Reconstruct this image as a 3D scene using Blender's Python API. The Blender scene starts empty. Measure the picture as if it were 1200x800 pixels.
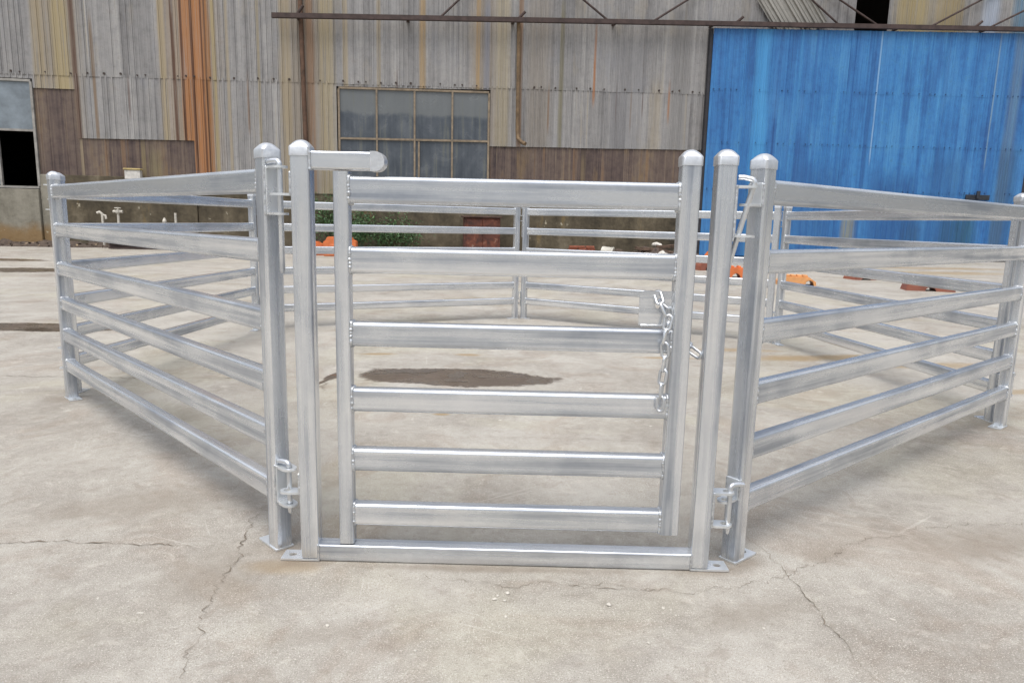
import bpy, bmesh, math, random
from mathutils import Vector, Matrix, noise as mnoise
random.seed(7)
S = bpy.context.scene
COL = S.collection
R = math.radians

# ------------------------------------------------------------------ object helpers
def link(name, bm, mats, parent=None, smooth=False, loc=None, rotz=0.0, autosmooth=None):
    me = bpy.data.meshes.new(name)
    bmesh.ops.recalc_face_normals(bm, faces=bm.faces[:])
    bm.to_mesh(me); bm.free()
    for m in (mats if isinstance(mats, (list, tuple)) else [mats]):
        me.materials.append(m)
    if smooth:
        for p in me.polygons: p.use_smooth = True
    if autosmooth:
        try: me.set_sharp_from_angle(angle=R(autosmooth))
        except Exception: pass
    o = bpy.data.objects.new(name, me)
    COL.objects.link(o)
    if parent: o.parent = parent
    if loc is not None: o.location = loc
    o.rotation_euler = (0, 0, rotz)
    return o

def tag(o, label=None, cat=None, group=None, kind=None):
    if label: o['label'] = label
    if cat: o['category'] = cat
    if group: o['group'] = group
    if kind: o['kind'] = kind
    return o

def empty(name, label, cat, loc=(0, 0, 0), rotz=0.0, group=None):
    o = bpy.data.objects.new(name, None); COL.objects.link(o)
    o.empty_display_size = 0.1
    o.location = loc; o.rotation_euler = (0, 0, rotz)
    return tag(o, label, cat, group)

# ------------------------------------------------------------------ mesh helpers
def box(bm, x0, x1, y0, y1, z0, z1, mi=0, M=None):
    vs = [bm.verts.new((x, y, z)) for z in (z0, z1) for y in (y0, y1) for x in (x0, x1)]
    if M is not None:
        for v in vs: v.co = M @ v.co
    for f in ((0, 1, 3, 2), (4, 6, 7, 5), (0, 4, 5, 1), (2, 3, 7, 6), (0, 2, 6, 4), (1, 5, 7, 3)):
        bm.faces.new([vs[i] for i in f]).material_index = mi
    return vs

def bevel_box(bm, x0, x1, y0, y1, z0, z1, r=.004, seg=2, M=None, mi=0):
    b = bmesh.new(); box(b, x0, x1, y0, y1, z0, z1)
    bmesh.ops.recalc_face_normals(b, faces=b.faces[:])
    bmesh.ops.bevel(b, geom=b.edges[:], offset=r, segments=seg, affect='EDGES', profile=.5)
    merge(bm, b, M, mi)

def merge(bm, b, M=None, mi=0):
    vm = {}
    for v in b.verts: vm[v] = bm.verts.new(M @ v.co if M is not None else v.co)
    for f in b.faces:
        try:
            nf = bm.faces.new([vm[v] for v in f.verts]); nf.material_index = mi; nf.smooth = f.smooth
        except ValueError: pass
    b.free()

def rrect(w, h, r, seg=4):
    pts = []
    for cx, cy, a0 in ((w/2-r, h/2-r, 0), (-w/2+r, h/2-r, 90), (-w/2+r, -h/2+r, 180), (w/2-r, -h/2+r, 270)):
        for k in range(seg+1):
            a = R(a0+90*k/seg); pts.append((cx+r*math.cos(a), cy+r*math.sin(a)))
    # a support point just inside each flat, so that flats shade flat
    out = []
    for i, p in enumerate(pts):
        out.append(p); q = pts[(i+1) % len(pts)]
        if i % (seg+1) == seg:
            for t in (.04, .96): out.append((p[0]+(q[0]-p[0])*t, p[1]+(q[1]-p[1])*t))
    return out

def loft(bm, loops, mi=0, cap=True, smooth=True):
    rings = [[bm.verts.new(p) for p in L] for L in loops]
    n = len(rings[0])
    for a, b in zip(rings, rings[1:]):
        for i in range(n):
            f = bm.faces.new((a[i], a[(i+1) % n], b[(i+1) % n], b[i])); f.material_index = mi; f.smooth = smooth
    if cap:
        for r_ in (rings[0], rings[-1]):
            f = bm.faces.new(r_); f.material_index = mi
            for e in f.edges: e.smooth = False
    return rings

def tube_path(bm, pts, r, seg=10, mi=0, closed=False, cap=True):
    pts = [Vector(p) for p in pts]; n = len(pts); loops = []
    prev = None
    for i, p in enumerate(pts):
        if closed: t = (pts[(i+1) % n]-pts[i-1]).normalized()
        else: t = (pts[min(i+1, n-1)]-pts[max(i-1, 0)]).normalized()
        if prev is None:
            u = t.orthogonal().normalized()
        else:
            u = (prev-t*prev.dot(t)).normalized()
        prev = u; v = t.cross(u)
        rr = r[i] if isinstance(r, (list, tuple)) else r
        loops.append([p+(u*math.cos(2*math.pi*k/seg)+v*math.sin(2*math.pi*k/seg))*rr for k in range(seg)])
    if closed: loops.append(loops[0])
    if closed:
        rings = [[bm.verts.new(q) for q in L] for L in loops[:-1]]; rings.append(rings[0])
        for a, b in zip(rings, rings[1:]):
            for k in range(seg):
                f = bm.faces.new((a[k], a[(k+1) % seg], b[(k+1) % seg], b[k])); f.smooth = True; f.material_index = mi
    else:
        loft(bm, loops, mi, cap)

def lump(bm, c, r, mi=0, sq=(1, 1, 1)):
    b = bmesh.new(); bmesh.ops.create_icosphere(b, subdivisions=1, radius=r)
    for v in b.verts:
        v.co = Vector((v.co.x*sq[0], v.co.y*sq[1], v.co.z*sq[2]))*random.uniform(.85, 1.15)
    for f in b.faces: f.smooth = True
    merge(bm, b, Matrix.Translation(c), mi)

def rod(bm, a, b, r, seg=10, mi=0): tube_path(bm, [a, b], r, seg, mi)

# ------------------------------------------------------------------ node helpers
class Mat:
    def __init__(s, name):
        s.m = bpy.data.materials.new(name); s.m.use_nodes = True
        s.nt = s.m.node_tree; s.b = s.nt.nodes['Principled BSDF']
    def put(s, sock, v):
        if hasattr(v, 'is_linked') or isinstance(v, bpy.types.NodeSocket): s.nt.links.new(v, sock)
        elif v is not None: sock.default_value = v
    def node(s, t, ins=None, **props):
        n = s.nt.nodes.new(t)
        for k, v in props.items(): setattr(n, k, v)
        for k, v in (ins or {}).items(): s.put(n.inputs[k], v)
        return n
    def math(s, op, a, b=None, c=None, clamp=False):
        n = s.node('ShaderNodeMath', operation=op, use_clamp=clamp)
        s.put(n.inputs[0], a)
        if b is not None: s.put(n.inputs[1], b)
        if c is not None: s.put(n.inputs[2], c)
        return n.outputs[0]
    def mix(s, f, a, b, blend='MIX'):
        n = s.node('ShaderNodeMix', data_type='RGBA', blend_type=blend)
        s.put(n.inputs[0], f)
        s.put(n.inputs[6], tuple(a)+(1,) if isinstance(a, tuple) and len(a) == 3 else a)
        s.put(n.inputs[7], tuple(b)+(1,) if isinstance(b, tuple) and len(b) == 3 else b)
        return n.outputs[2]
    def dirn(s, scale, ang, off=0):
        c = s.node('ShaderNodeTexCoord').outputs['Object']
        a = s.node('ShaderNodeMapping', {'Vector': c}); a.inputs['Rotation'].default_value = (0, 0, ang); a.inputs['Location'].default_value = (off, off, 0)
        b = s.node('ShaderNodeMapping', {'Vector': a.outputs[0]}); b.inputs['Scale'].default_value = scale
        return b.outputs[0]
    def coord(s, which='Object', scale=(1, 1, 1), rot=(0, 0, 0), rnd=False):
        c = s.node('ShaderNodeTexCoord').outputs[which]
        if rnd:
            oi = s.node('ShaderNodeObjectInfo').outputs['Random']
            k = s.math('MULTIPLY', oi, 37.0)
            v = s.node('ShaderNodeCombineXYZ', {0: k, 1: k, 2: k}).outputs[0]
            c = s.node('ShaderNodeVectorMath', {0: c, 1: v}, operation='ADD').outputs[0]
        mp = s.node('ShaderNodeMapping', {'Vector': c}); mp.inputs['Scale'].default_value = scale
        mp.inputs['Rotation'].default_value = rot
        return mp.outputs[0]
    def noise(s, vec, scale, detail=4, rough=.55, dist=0, out=0):
        return s.node('ShaderNodeTexNoise', {'Vector': vec, 'Scale': scale, 'Detail': detail, 'Roughness': rough, 'Distortion': dist}).outputs[out]
    def ramp(s, f, stops, interp='LINEAR'):
        n = s.node('ShaderNodeValToRGB', {'Fac': f}); cr = n.color_ramp; cr.interpolation = interp
        while len(cr.elements) < len(stops): cr.elements.new(.5)
        for e, (p, c) in zip(cr.elements, stops):
            e.position = p; e.color = (tuple(c)+(1,)) if isinstance(c, tuple) else (c, c, c, 1)
        return n.outputs[0]
    def step(s, v, a, b, lo=0., hi=1.):
        n = s.node('ShaderNodeMapRange', {0: v, 1: a, 2: b, 3: lo, 4: hi}, interpolation_type='SMOOTHSTEP')
        return n.outputs[0]
    def bump(s, h, strength=.3, dist=.01, normal=None):
        n = s.node('ShaderNodeBump', {'Height': h, 'Strength': strength, 'Distance': dist})
        if normal is not None: s.put(n.inputs['Normal'], normal)
        return n.outputs[0]
    def done(s, color=None, rough=None, metal=None, normal=None, spec=None):
        if color is not None: s.put(s.b.inputs['Base Color'], tuple(color)+(1,) if isinstance(color, tuple) else color)
        if rough is not None: s.put(s.b.inputs['Roughness'], rough)
        if metal is not None: s.put(s.b.inputs['Metallic'], metal)
        if spec is not None: s.put(s.b.inputs['Specular IOR Level'], spec)
        if normal is not None: s.put(s.b.inputs['Normal'], normal)
        return s.m

def galv(name, streak, base=(.635, .66, .69), dark=(.33, .36, .41), r0=.18, r1=.34, metal=.76):
    m = Mat(name)
    c1 = m.coord('Object', streak, rnd=True)
    n1 = m.noise(c1, 1.0, 5, .6)
    c2 = m.coord('Object', (1, 1, 1), rnd=True)
    n2 = m.noise(c2, 2.6, 4, .58, .6)
    
    f = m.math('ADD', m.math('MULTIPLY', n1, .66), m.math('MULTIPLY', n2, .34))
    col = m.ramp(f, [(.38, dark), (.51, base), (.62, (.80, .815, .83))])
    vo = m.node('ShaderNodeTexVoronoi', {'Vector': c2, 'Scale': 95.0}); sp = m.node('ShaderNodeSeparateColor', {0: vo.outputs['Color']}).outputs[0]
    col = m.mix(.05, col, m.mix(sp, (.45, .47, .5), (.9, .9, .9)))
    ro = m.step(f, .38, .63, r1, r0)
    bp = m.bump(m.noise(c2, 9, 1, .5), .22, .004)
    return m.done(col, ro, metal, bp)

M = {}
M['rail'] = galv('galvanized_rail', (.9, 34, 34))
M['post'] = galv('galvanized_post', (34, 34, 1.1))
M['zinc'] = galv('zinc_plate', (6, 6, 6), (.76, .785, .80), (.60, .63, .66), .26, .42, .72)
def cap_mat():
    m = Mat('cap_coating'); c = m.coord('Object', rnd=True)
    n = m.noise(c, 60, 4, .6)
    return m.done(m.ramp(n, [(.3, (.55, .565, .585)), (.7, (.70, .715, .73))]), .36, .75, m.bump(n, .2, .003))
M['chain'] = galv('chain_steel', (6, 6, 6), (.68, .70, .72), (.48, .50, .53), .22, .4, .85)
M['cap'] = cap_mat()
def weld_mat():
    m = Mat('weld_bead'); c = m.coord('Object', rnd=True); n = m.noise(c, 90, 3, .6)
    return m.done(m.ramp(n, [(.35, (.42, .435, .45)), (.65, (.72, .735, .75))]), m.step(n, .3, .7, .55, .32), .85, m.bump(n, .4, .003))
M['weld'] = weld_mat()
def plain(name, col, rough=.6, metal=0., var=.25, scale=8, bump=.15, spec=None):
    m = Mat(name); c = m.coord('Object', rnd=True)
    n = m.noise(c, scale, 5, .62)
    lo = tuple(x*(1-var) for x in col); hi = tuple(min(1, x*(1+var)) for x in col)
    return m.done(m.ramp(n, [(.3, lo), (.7, hi)]), rough, metal, m.bump(n, bump, .01), spec)

# ------------------------------------------------------------------ camera (solved from the photograph)
cam = bpy.data.cameras.new('camera'); camo = bpy.data.objects.new('camera', cam); COL.objects.link(camo)
Rv = Vector((0.99973493, 0.00387816, 0.02269439)); Uv = Vector((-0.02302337, 0.16840006, 0.98544982)); Fv = Vector((0, 0.9857111, -0.16844471))
mw = Matrix((Rv, Uv, -Fv)).transposed().to_4x4(); mw.translation = (0, 0, .95)
camo.matrix_world = mw
cam.sensor_width = 36; cam.lens = 824.07/1200*36; cam.clip_start = .05; cam.clip_end = 1500
S.camera = camo

# ------------------------------------------------------------------ light
w = bpy.data.worlds.new('World'); S.world = w; w.use_nodes = True
nt = w.node_tree; bg = nt.nodes['Background']
sky = nt.nodes.new('ShaderNodeTexSky'); sky.sky_type = 'NISHITA'; sky.sun_disc = False
SUN_EL, SUN_AZ = 68, 200          # azimuth measured from +Y clockwise: behind the camera, a little left
sky.sun_elevation = R(SUN_EL); sky.sun_rotation = R(SUN_AZ)
sky.air_density = 1.0; sky.dust_density = 2.5; sky.ozone_density = .6; sky.altitude = 50
hs = nt.nodes.new('ShaderNodeHueSaturation'); hs.inputs['Saturation'].default_value = .35   # thin white overcast
nt.links.new(sky.outputs[0], hs.inputs['Color'])
# overcast luminance: darker towards the horizon, brighter overhead (CIE overcast law)
tc = nt.nodes.new('ShaderNodeTexCoord'); sx = nt.nodes.new('ShaderNodeSeparateXYZ'); nt.links.new(tc.outputs['Generated'], sx.inputs[0])
mr = nt.nodes.new('ShaderNodeMapRange'); mr.inputs[1].default_value = 0; mr.inputs[2].default_value = .5; mr.inputs[3].default_value = .30; mr.inputs[4].default_value = 1.42
nt.links.new(sx.outputs[2], mr.inputs[0])
mu = nt.nodes.new('ShaderNodeVectorMath'); mu.operation = 'SCALE'; nt.links.new(hs.outputs[0], mu.inputs[0]); nt.links.new(mr.outputs[0], mu.inputs['Scale'])
nt.links.new(mu.outputs[0], bg.inputs[0])
bg.inputs[1].default_value = .115
sl = bpy.data.lights.new('sun', 'SUN'); sl.energy = 1.4; sl.angle = R(44); sl.color = (1, .96, .9)
so = bpy.data.objects.new('sun', sl); COL.objects.link(so)
d = Vector((math.sin(R(SUN_AZ))*math.cos(R(SUN_EL)), math.cos(R(SUN_AZ))*math.cos(R(SUN_EL)), math.sin(R(SUN_EL))))
so.rotation_euler = d.to_track_quat('Z', 'Y').to_euler(); so.location = d*30
S.view_settings.view_transform = 'Standard'; S.view_settings.look = 'None'
S.view_settings.gamma = 1; S.view_settings.use_curve_mapping = False
S.view_settings.exposure = .70

# ------------------------------------------------------------------ ground
def ground_mat():
    m = Mat('worn_concrete')
    c = m.coord('Object')
    big = m.noise(c, .5, 4, .55, .4)
    mid = m.noise(c, 2.4, 7, .68, .5)
    fine = m.noise(c, 24, 8, .74)
    grit = m.noise(c, 170, 3, .8)
    spk = m.noise(c, 340, 2, .8)
    f = m.math('ADD', m.math('MULTIPLY', big, .28), m.math('ADD', m.math('MULTIPLY', mid, .42), m.math('MULTIPLY', fine, .30)))
    col = m.ramp(f, [(.38, (.222, .200, .172)), (.45, (.288, .266, .234)), (.51, (.346, .325, .288)), (.60, (.42, .40, .362))])
    # rosy-brown and greenish-grey drifts
    col = m.mix(m.step(m.noise(c, .8, 4, .6, .8), .48, .62, 0, .55), col, m.mix(1, col, (.99, .985, .87), 'MULTIPLY'))
    col = m.mix(m.step(m.noise(c, 1.5, 6, .65, 1.2), .50, .64, 0, .6), col, m.mix(1, col, (.80, .715, .66), 'MULTIPLY'))
    # cement skin, in places worn through to aggregate: grains, pits, pale specks
    worn = m.step(m.noise(c, 1.7, 6, .7, .6), .40, .58, .75, 1.3)
    col = m.mix(m.math('MULTIPLY', m.step(grit, .55, .67, 0, .7), worn), col, (.56, .53, .47))
    col = m.mix(m.math('MULTIPLY', m.step(grit, .44, .33, 0, .6), worn), col, (.18, .155, .125))
    col = m.mix(m.math('MULTIPLY', m.step(spk, .55, .68, 0, .5), worn), col, (.58, .55, .50))
    col = m.mix(m.step(spk, .45, .34, 0, .6), col, (.17, .148, .125))
    col = m.mix(m.step(m.noise(c, 62, 5, .72), .43, .32, 0, .5), col, (.20, .17, .14))
    col = m.mix(m.step(m.noise(c, 11, 6, .75, .5), .55, .68, 0, .35), col, (.52, .485, .43))
    col = m.mix(m.step(m.noise(c, 7, 6, .75, .9), .45, .34, 0, .3), col, (.21, .17, .135))
    # dragged scratches in several directions
    for i, (ang, sc, th, amt) in enumerate(((22, (2.0, 80, 1), .67, .24), (61, (3.0, 95, 1), .69, .24), (-38, (2.2, 90, 1), .68, .24), (83, (3.4, 95, 1), .70, .24))):
        sc_ = m.noise(m.dirn(sc, R(ang), i*3.7), 1.0, 2, .5, .35)
        br = m.step(m.noise(c, 1.1, 3, .6, i*.3), .47, .62, 0, 1)
        col = m.mix(m.math('MULTIPLY', m.step(sc_, th, th+.04, 0, amt), br), col, (.62, .59, .54))
    # scattered pale chips
    vo = m.node('ShaderNodeTexVoronoi', {'Vector': m.node('ShaderNodeVectorMath', {0: c, 1: m.node('ShaderNodeVectorMath', {0: m.noise(c, 30, 2, .5, 0, 1), 1: (.03, .03, .03)}, operation='MULTIPLY').outputs[0]}, operation='ADD').outputs[0], 'Scale': 7.0}, feature='F1')
    chip = m.step(vo.outputs['Distance'], .05, .03)
    pick = m.step(m.node('ShaderNodeSeparateColor', {0: vo.outputs['Color']}).outputs[0], .72, .74)
    col = m.mix(m.math('MULTIPLY', m.math('MULTIPLY', chip, pick), .6), col, (.62, .59, .53))
    sep = m.node('ShaderNodeSeparateXYZ', {0: c})
    px, py = sep.outputs[0], sep.outputs[1]
    wob = m.math('SUBTRACT', m.noise(c, 3.2, 6, .65), .5)
    wob2 = m.math('SUBTRACT', m.noise(c, 14, 5, .7), .5)
    def patch(cx, cy, rx, ry, ang, soft=.25, wamt=.9):
        ca, sa = math.cos(R(ang)), math.sin(R(ang))
        dx = m.math('SUBTRACT', px, cx); dy = m.math('SUBTRACT', py, cy)
        a = m.math('DIVIDE', m.math('ADD', m.math('MULTIPLY', dx, ca), m.math('MULTIPLY', dy, sa)), rx)
        b = m.math('DIVIDE', m.math('SUBTRACT', m.math('MULTIPLY', dy, ca), m.math('MULTIPLY', dx, sa)), ry)
        r_ = m.math('SQRT', m.math('ADD', m.math('MULTIPLY', a, a), m.math('MULTIPLY', b, b)))
        r_ = m.math('ADD', r_, m.math('ADD', m.math('MULTIPLY', wob, wamt), m.math('MULTIPLY', wob2, wamt*.35)))
        return m.step(r_, 1.0, 1.0-soft)
    # dry ochre stains left by old puddles
    for (cx, cy, rx, ry, an, amt) in ((2.3, 5.15, .75, .16, 12, .75), (3.0, 4.95, .9, .14, 8, .6), (1.75, 5.4, .4, .1, 0, .6), (9.8, 16.2, 2.4, .8, 10, .6), (11.0, 18.2, 3.0, .7, 10, .6),
                                  (-.95, 4.9, .16, .05, 8, .8), (-.3, 4.95, .14, .05, 0, .75), (-.34, 3.37, .06, .03, 0, .8), (1.15, 5.0, .35, .06, 0, .7), (-.62, 1.8, .16, .06, 0, .45), (-.05, 8.3, .3, .1, 0, .6), (1.1, 8.0, .4, .12, 0, .5), (.9, 10.2, .35, .15, 0, .5), (3.2, 4.2, .5, .07, 20, .6)):
        col = m.mix(m.math('MULTIPLY', patch(cx, cy, rx, ry, an, .7, 1.3), amt), col, (.27, .19, .095))
    # damp brown drifts, and a brown strip along the front foot of the sill
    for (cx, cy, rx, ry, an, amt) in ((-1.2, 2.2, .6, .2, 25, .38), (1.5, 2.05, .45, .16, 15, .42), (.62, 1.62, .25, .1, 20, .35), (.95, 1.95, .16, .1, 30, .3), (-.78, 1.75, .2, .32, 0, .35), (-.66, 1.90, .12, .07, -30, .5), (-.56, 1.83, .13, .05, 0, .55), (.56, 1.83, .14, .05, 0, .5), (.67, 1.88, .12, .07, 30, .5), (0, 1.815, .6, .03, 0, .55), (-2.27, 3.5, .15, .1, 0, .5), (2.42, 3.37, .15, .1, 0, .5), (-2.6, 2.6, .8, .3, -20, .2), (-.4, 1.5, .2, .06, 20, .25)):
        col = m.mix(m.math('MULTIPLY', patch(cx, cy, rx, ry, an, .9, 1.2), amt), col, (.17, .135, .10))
    # wet patches
    wet = None
    for (cx, cy, rx, ry, an) in ((-.33, 4.22, .68, .25, -3), (-1.06, 4.2, .055, .16, -18), (-1.10, 4.02, .02, .13, -12), (-4.1, 5.72, 1.05, .24, 4), (-7.9, 11.3, .75, .5, 0), (-10.2, 13.5, 1.3, .4, 0)):
        p = patch(cx, cy, rx, ry, an, .13, .85)
        wet = p if wet is None else m.math('MAXIMUM', wet, p)
    wetcol = m.mix(1.0, col, (.30, .245, .205), 'MULTIPLY')
    col = m.mix(wet, col, wetcol)
    pool = m.math('MULTIPLY', wet, m.step(m.noise(c, 3.5, 3, .5), .44, .54))
    ro = m.math('ADD', m.step(fine, .3, .7, .82, .97), m.math('ADD', m.math('MULTIPLY', wet, -.48), m.math('MULTIPLY', pool, -.34)))
    h = m.math('ADD', m.math('MULTIPLY', fine, .6), m.math('ADD', m.math('MULTIPLY', grit, .25), m.math('MULTIPLY', mid, 1.2)))
    h = m.math('MULTIPLY', h, m.math('SUBTRACT', 1.0, m.math('MULTIPLY', pool, .9)))
    return m.done(col, ro, 0, m.bump(h, .5, .012), .35)

bm = bmesh.new()
vs = [bm.verts.new(p) for p in ((-400, -400, 0), (400, -400, 0), (400, 400, 0), (-400, 400, 0))]; bm.faces.new(vs)
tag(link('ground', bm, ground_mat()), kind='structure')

# cracks: thin irregular ribbons of dark dirt lying in the slab's cracks
def crack(bm, pts, w0=.003, w1=.009, jit=.012, seed=0, gaps=.12):
    rnd = random.Random(seed); P = [Vector((x, y, 0)) for x, y in pts]; Q = []
    for a, b in zip(P, P[1:]):
        n = max(2, int((b-a).length/.009))
        nrm = (b-a).normalized().cross(Vector((0, 0, 1)))
        for k in range(n):
            p = a.lerp(b, k/n)
            Q.append(p+nrm*(mnoise.noise(p*16+Vector((seed, 0, 0)))*jit*1.4+mnoise.noise(p*60+Vector((0, seed, 0)))*jit*.9+mnoise.noise(p*140+Vector((0, 0, seed)))*jit*.4))
    Q.append(P[-1]); prev = None
    for i, q in enumerate(Q):
        t = (Q[min(i+1, len(Q)-1)]-Q[max(i-1, 0)]).normalized(); s = t.cross(Vector((0, 0, 1)))
        e = min(1, 6*i/len(Q), 6*(len(Q)-1-i)/len(Q))
        ww = .30*(w0+(w1-w0)*max(0, .45+mnoise.noise(q*30+Vector((3, seed, 1)))*1.7))*max(.12, e)
        if mnoise.noise(q*9+Vector((seed*2, 5, 2))) > .42-gaps*0: ww *= .25
        cur = (bm.verts.new((q+s*ww*.5*rnd.uniform(.6, 1.3)).to_3d()+Vector((0, 0, .0025))), bm.verts.new((q-s*ww*.5*rnd.uniform(.6, 1.3))+Vector((0, 0, .0025))))
        if prev: bm.faces.new((prev[0], prev[1], cur[1], cur[0]))
        prev = cur
bm = bmesh.new()
crack(bm, [(-2.6, 1.86), (-1.46, 1.90), (-1.33, 1.92), (-1.08, 1.91), (-.85, 1.91), (-.8, 1.88)], .005, .014, .012, 1)
crack(bm, [(-.81, 2.24), (-.81, 2.09), (-.76, 1.87), (-.755, 1.70), (-.72, 1.48), (-.67, 1.33), (-.655, 1.24)], .0012, .008, .022, 2)
crack(bm, [(-.47, 1.79), (-.26, 1.755), (.01, 1.73), (.1, 1.745), (.22, 1.74), (.46, 1.70), (.59, 1.73), (.78, 1.81), (1.05, 2.01), (1.36, 2.16), (1.72, 2.21), (2.4, 2.25)], .002, .006, .022, 3)
crack(bm, [(.73, 2.10), (.77, 1.94), (.78, 1.81), (.78, 1.61), (.79, 1.4), (.80, 1.25)], .002, .006, .012, 4)
crack(bm, [(.14, 1.735), (.3, 1.71), (.42, 1.72)], .003, .008, .01, 5)
crack(bm, [(-3.6, 3.93), (-2.13, 4.0), (-1.51, 4.06), (-1.15, 4.1)], .008, .02, .015, 6)
crack(bm, [(-1.02, 3.75), (-1.1, 4.0), (-1.08, 4.25)], .006, .02, .03, 7)
crack(bm, [(-7, 6.4), (-4.3, 6.05), (-3.3, 6.3)], .008, .016, .02, 8)
crack(bm, [(1.0, 5.28), (1.8, 5.33), (2.4, 5.2), (3.2, 5.0)], .006, .018, .03, 9)
crack(bm, [(-9, 9.2), (-3, 9.5), (2, 9.4), (7, 9.8)], .008, .018, .04, 10)
crack(bm, [(2.0, 3.0), (2.9, 2.95), (3.6, 3.2)], .003, .01, .02, 11)
crack(bm, [(-.28, 3.0), (.1, 3.02), (.9, 2.99)], .002, .006, .015, 12)
tag(link('ground_crack', bm, plain('crack_dirt', (.15, .118, .085), .95, 0, .35, 40)), kind='structure')

# dirt and dead leaves along the foot of the shed
def litter():
    bm = bmesh.new(); th = R(8); e = Vector((math.cos(th), math.sin(th), 0)); nn = Vector((-math.sin(th), math.cos(th), 0)); O = Vector((0, 21, 0))
    rnd = random.Random(3); rows = []
    for i in range(260):
        u = -20+i*.099; r_ = []
        wd = .55+.3*mnoise.noise(Vector((u*.7, 0, 0)))+.15*mnoise.noise(Vector((u*4, 3, 0)))
        for k in range(8):
            f = k/7
            z = .14*(1-f)**1.5*(1+.8*mnoise.noise(Vector((u*3, f*3, 7)))) + .03*mnoise.noise(Vector((u*11, f*9, 2)))*(1-f)+.002
            r_.append(bm.verts.new(O+e*u-nn*(.06+f*wd)+Vector((0, 0, max(.0015, z)))))
        rows.append(r_)
    for a, b in zip(rows, rows[1:]):
        for k in range(7): bm.faces.new((a[k], a[k+1], b[k+1], b[k])).smooth = True
    for i in range(900):
        u = rnd.uniform(-14, 5.4); c = O+e*u-nn*(.1+abs(rnd.gauss(0, .3)))+Vector((0, 0, rnd.uniform(.02, .1)))
        s = rnd.uniform(.02, .06); a = Vector((rnd.gauss(0, 1), rnd.gauss(0, 1), rnd.gauss(0, .5))).normalized()*s; b = a.orthogonal().normalized()*s*.6
        f = bm.faces.new([bm.verts.new(c+q) for q in (a, b, -a, -b)])
        f.material_index = 1 if rnd.random() < .3 else 0
    o = link('dirt_litter', bm, [plain('dark_dirt', (.075, .055, .042), .95, 0, .5, 9, .6), plain('dead_leaf', (.22, .16, .1), .9, 0, .4, 5)])
    tag(o, 'dark dirt and dead leaves heaped along the foot of the shed wall', 'dirt', kind='stuff')
litter()

# ------------------------------------------------------------------ yard panels
PW, H = .05, 1.143      # post section, overall height
RH, RD, RRAD = .065, .040, .0095
RZ = (1.041, .856, .665, .491, .331, .175)

def post_mesh(h0, h1, w_=PW):
    bm = bmesh.new()
    loft(bm, [[(x, y, z) for x, y in rrect(w_, w_, .006, 3)] for z in (h0, (h0+h1)/2, h1)])
    return bm
def cap_mesh(z, w_=PW):
    bm = bmesh.new(); L = []
    for dz, s, r in ((-.026, w_+.001, .006), (-.0255, w_+.0045, .007), (-.004, w_+.0045, .007), (-.0015, w_+.0025, .009), (.005, w_*.88, .013), (.010, w_*.70, .014), (.0135, w_*.48, .011), (.015, w_*.24, .0055)):
        L.append([(x, y, z-.0185+dz) for x, y in rrect(s, s, r, 3)])
    loft(bm, L); return bm
def plate_mesh(dirx):
    # foot plate with a bolt hole, lying on the ground, reaching out along dirx
    bm = bmesh.new(); t = .006; hx = .052; hr = .0085
    N = 24; outer = []; inner = []
    x0, x1, y0, y1 = -.027, .082, -.028, .028
    # ring section round the hole (x from .027 to .082)
    a0 = .028
    for k in range(N):
        a = 2*math.pi*k/N; c, s = math.cos(a), math.sin(a)
        hw, hh = (x1-a0)/2, (y1-y0)/2
        q = 1/max(abs(c)/hw, abs(s)/hh)
        outer.append(((a0+x1)/2+c*q, s*q)); inner.append(((a0+x1)/2+c*hr*1.35, s*hr))
    def ring(z): return [bm.verts.new((dirx*x, y, z)) for x, y in outer], [bm.verts.new((dirx*x, y, z)) for x, y in inner]
    (o0, i0), (o1, i1) = ring(.001), ring(t)
    for k in range(N):
        j = (k+1) % N
        bm.faces.new((o1[k], o1[j], i1[j], i1[k])); bm.faces.new((o0[k], i0[k], i0[j], o0[j]))
        bm.faces.new((o0[k], o0[j], o1[j], o1[k])); bm.faces.new((i0[k], i1[k], i1[j], i0[j]))
    box(bm, min(dirx*x0, dirx*a0), max(dirx*x0, dirx*a0), y0, y1, .001, t)
    return bm
def weld_ring(bm, x, z, w_, h_, mi=1, side=1, n=1.0):
    # irregular bead round a rail end, in the y-z plane at x
    pts = rrect(w_, h_, RRAD, 3); per = []
    seed = random.uniform(0, 90)
    for (a, b) in zip(pts, pts[1:]+pts[:1]):
        dd = math.dist(a, b); k = max(1, int(dd/.0022*n))
        for i in range(k): per.append((a[0]+(b[0]-a[0])*i/k, a[1]+(b[1]-a[1])*i/k))
    P, rr = [], []
    for y, zz in per:
        q = Vector((y*190+seed, zz*190, x)); big = mnoise.noise(Vector((y*45+seed, zz*45, 3)))
        P.append((x+side*(.0008+.002*big), y*(1+.02*mnoise.noise(q)), z+zz*(1+.015*mnoise.noise(q*.7)))); rr.append(.0040+.0022*mnoise.noise(q)+.0016*big)
    tube_path(bm, P, rr, 6, mi, closed=True)
def weld_line(bm, p0, p1, r=.0032, mi=1):
    p0, p1 = Vector(p0), Vector(p1); n = max(4, int((p1-p0).length/.0022)); sd = random.uniform(0, 90); P, rr = [], []
    for i in range(n+1):
        q = p0.lerp(p1, i/n); k = mnoise.noise(Vector((i*.55, sd, 0))); g = mnoise.noise(Vector((i*.13, sd, 5)))
        P.append(q+Vector((.0006*k, .0006*g, 0))); rr.append(r*(1+.28*k+.3*g))
    tube_path(bm, P, rr, 7, mi)
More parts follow.
